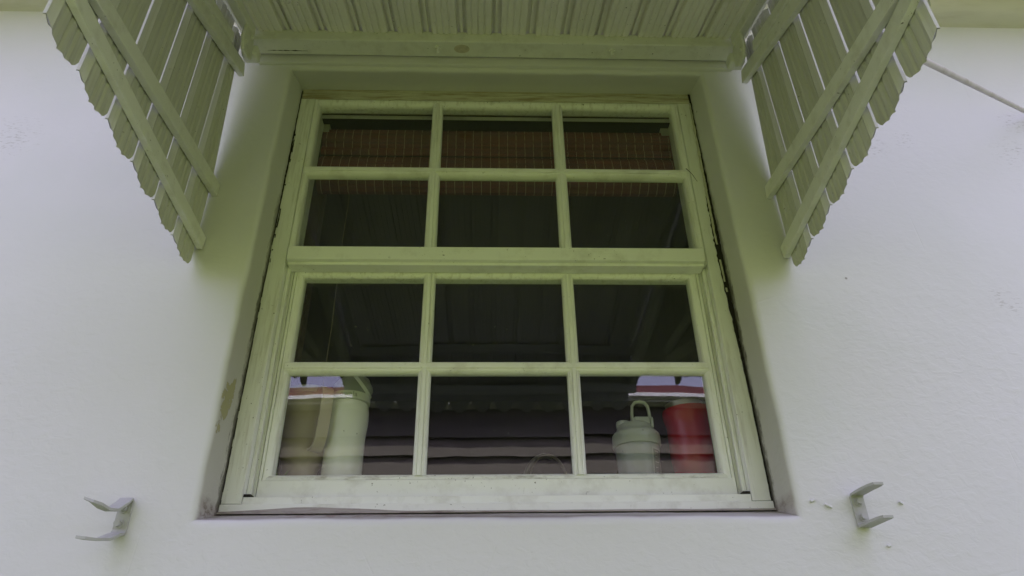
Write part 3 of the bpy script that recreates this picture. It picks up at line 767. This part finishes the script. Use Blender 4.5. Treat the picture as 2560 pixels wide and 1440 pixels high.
for sx, X in ((-1, XL), (1, XR)):
    xi = X - sx*.0080; f_ = (lambda y: .5865-.0915*y) if sx < 0 else (lambda y: .5705-.145*y)
    ye = -.605 if sx > 0 else -.70
    m = MB(); m.tube4((xi, -.004, f_(0)), (xi, ye, f_(ye)), (0, 0, 1), .032, .0135); ap(m, 'lower_rail', M_RAIL, .0018)
    f_ = (lambda y: .7350+.082*y) if sx < 0 else (lambda y: .7420+.078*y)
    m = MB(); m.tube4((xi-sx*.001, -.002, f_(0)), (xi-sx*.001, -.60, f_(-.6)), (0, 0, 1), .034, .0135); ap(m, 'strut_rail', M_RAIL, .0018)
    m = MB(); m.obox((X-sx*.018, -.03, roofz(-.03)+.027), (X-sx*.018, YF-.05, roofz(YF-.05)+.027), (0, 0, 1), .004, .075); ap(m, 'roof_flashing', M_AWN)
    # rail along the top of the wing, its cover strip and the beam under the roof edge
    m = MB(); m.obox((xi-sx*.002, -.034, 1.0985), (xi-sx*.002, YF, 1.0985-.340*(-YF-.034)), (0, 0, 1), .038, .016); ap(m, 'top_rail', M_RAIL, .003)
    m = MB(); m.obox((xi-sx*.012, -.140, 1.090), (xi-sx*.012, YF, 1.090-.335*(-YF-.140)), (0, 0, 1), .026, .010); ap(m, 'top_rail_strip', M_RAIL, .002)
    m = MB(); m.obox((X-sx*.030, -.075, roofz(-.075)-.015), (X-sx*.030, YF, roofz(YF)-.015), (0, 0, 1), .030, .022); ap(m, 'roof_edge_beam', M_RAIL, .003)
    # lumpy painted corner hinge
    m = MB(); pr = [(-.055, 1.108), (-.060, 1.150), (-.075, 1.186), (-.100, 1.188), (-.122, 1.172), (-.126, 1.120), (-.110, 1.088), (-.080, 1.090)]
    xa = X-sx*.030; m.prism(pr, lambda a, b, t: (t, a, b), xa, xa-sx*.009); ap(m, 'hinge_plate', M_RAIL, .004)
    m = MB(); m.obox((X-sx*.030, -.048, 1.157), (X-sx*.030, -.048, 1.125), (0, 1, 0), .034, .040); ap(m, 'hinge_block', M_RAIL, .005)
    m = MB(); m.obox((X-sx*.026, -.072, 1.188), (X-sx*.026, -.175, 1.155), (0, 0, 1), .012, .022); ap(m, 'hinge_pin', M_RAIL, .004)
    for yb, zb_ in ((-.085, 1.160), (-.108, 1.115)):
        m = MB(); xb = xa-sx*.009
        m.tube([(xb+sx*.001, yb, zb_), (xb-sx*.005, yb, zb_)], .0058, 8); ap(m, 'bolt', M_RAIL)
m = MB(); p0 = Vector((.668, -.53, .592)); p1 = Vector((1.400, 0.004, 1.012))
m.tube([p0+(p1-p0)*k/10 for k in range(11)], .0052, 14); ap(m, 'stay_rod', mat_paint('rod_paint', (.52, .49, .48), .5, (2, 2, 2)), 0, 60)

# ================================================================== WALL BRACKETS
def bracket(pts, X, wd, sx, label):
    root = empty('wall_bracket', (X, 0, pts[len(pts)//2][1]))
    tag(root, label, 'bracket', 'latch brackets screwed to the wall below the awning')
    t_ = .0050; m = MB(); P = [Vector((0, y, z)) for y, z, *_ in pts]; n = len(P); vs = []
    for i, p in enumerate(P):
        d = (P[min(i+1, n-1)]-P[max(i-1, 0)]).normalized(); nr = Vector((0, d.z, -d.y))
        if 0 < i < n-1:
            d1 = (P[i]-P[i-1]).normalized(); d2 = (P[i+1]-P[i]).normalized(); nr = (Vector((0, d1.z, -d1.y))+Vector((0, d2.z, -d2.y))).normalized()
        tx = pts[i][2] if len(pts[i]) > 2 else 0; ww = pts[i][3] if len(pts[i]) > 3 else wd
        dz = pts[i][4] if len(pts[i]) > 4 else 0
        for q in (-t_/2, t_/2):
            for sg in (-.5, .5):
                vs.append((X+tx+sg*ww, p.y+nr.y*q, p.z+nr.z*q+sg*dz))
    fs = []
    for i in range(n-1):
        a = i*4; b = a+4
        fs += [(a, a+1, b+1, b), (a+2, b+2, b+3, a+3), (a, b, b+2, a+2), (a+1, a+3, b+3, b+1)]
    fs += [(0, 2, 3, 1), ((n-1)*4, (n-1)*4+1, (n-1)*4+3, (n-1)*4+2)]
    m.add(vs, fs); into(m.build('strap', M_BRK, None, None, .0006), root); return root
def bolt(root, x, z, r_):
    m = MB(); m.tube([(x, -.004, z), (x, -.0060, z)], r_*1.35, 18); m.tube([(x, -.0060, z), (x, -.0130, z+.0004)], r_*.9, 18)
    into(m.build('bolt', M_BRK, None, 40, 0), root)
b1 = bracket([(-.080, .0345, .004, .018), (-.066, .0345, .002), (-.045, .0345), (-.018, .0345), (-.0055, .0345), (-.0018, .030), (-.0018, .01), (-.0018, -.018), (-.0055, -.0225), (-.018, -.0225), (-.045, -.0225), (-.068, -.0222, .002), (-.082, -.0222, .004, .018)],
             .654, .024, 1, 'straight white U-shaped wall bracket right of the window beside paint chips')
bolt(b1, .6545, .021, .0062); bolt(b1, .6545, -.006, .0056)
b2 = bracket([(-.078, .0160, -.026, .018, -.006), (-.066, .0145, -.020, .023, -.006), (-.050, .0085, -.012, .024, -.004), (-.036, .0085, -.005), (-.018, .024), (-.0060, .0345), (-.0018, .030), (-.0018, .008), (-.0018, -.018), (-.0060, -.025), (-.020, -.0300), (-.036, -.040, -.006, .024), (-.058, -.0435, -.016, .022, -.002), (-.074, -.0440, -.024, .016, -.002)],
             -.664, .024, -1, 'bent white wall bracket left of the window with twisted arms')
bolt(b2, -.664, .018, .0062); bolt(b2, -.667, -.008, .0062)

# ================================================================== NEIGHBOUR HOUSE (seen mirrored in the panes)
D = -6.4
nh = empty('neighbour_house', (0, D, -1.9)); tag(nh, 'brown clapboard house across the lawn mirrored in the lower panes', 'house')
t_ = NT('brown_clapboard'); oi_ = t_.n('ShaderNodeObjectInfo')
M_CLAP = t_.bsdf(t_.mix(t_.math('MULTIPLY', t_.ramp(oi_.outputs['Random'], 0, 1, .0, 1), t_.ramp(t_.noise(2, 3, vec=t_.map((.3, 1, 3))), .3, .7, .8, 1)), (.060, .055, .046), (.165, .140, .108)), .7)
M_FASC = mat_plain('maroon_fascia', (.16, .045, .045), .5); M_GUT = mat_plain('white_gutter', (.75, .75, .75), .4)
def np_(mb_, name, mat): return into(mb_.build(name, mat), nh)
m = MB(); m.box((-9, D-6, -1.9), (9, D+.24, 2.11)); np_(m, 'wall', M_CLAP)
brd = None
for k in range(17):
    z0 = -1.75+.22*k
    if brd is None:
        m = MB(); m.prism([(0, 0), (.085, 0), (.02, .225), (0, .225)], lambda a, b, t: (t, a, b), -9, 9)
        brd = m.build('board', M_CLAP); into(brd, nh); brd.location = (0, D+.24, z0)
    else:
        b_ = brd.copy(); COL.objects.link(b_); b_.location = (0, D+.24, z0)
m = MB(); m.box((-9.3, D+.24, 2.11), (9.3, D+.45, 2.14)); np_(m, 'soffit', mat_plain('grey_soffit', (.60, .60, .60), .7))
m = MB(); m.box((-9.3, D+.45, 2.142), (9.3, D+.56, 2.18)); np_(m, 'gutter', M_GUT)
m = MB(); m.box((-9.3, D+.40, 2.185), (9.3, D+.54, 2.27)); np_(m, 'fascia', M_FASC)
m = MB(); m.prism([(.40, 2.275), (.52, 2.275), (-3, 2.42), (-3, 2.37)], lambda a, b, t: (t, D+a, b), -9.4, 9.4); np_(m, 'roof', M_FASC)
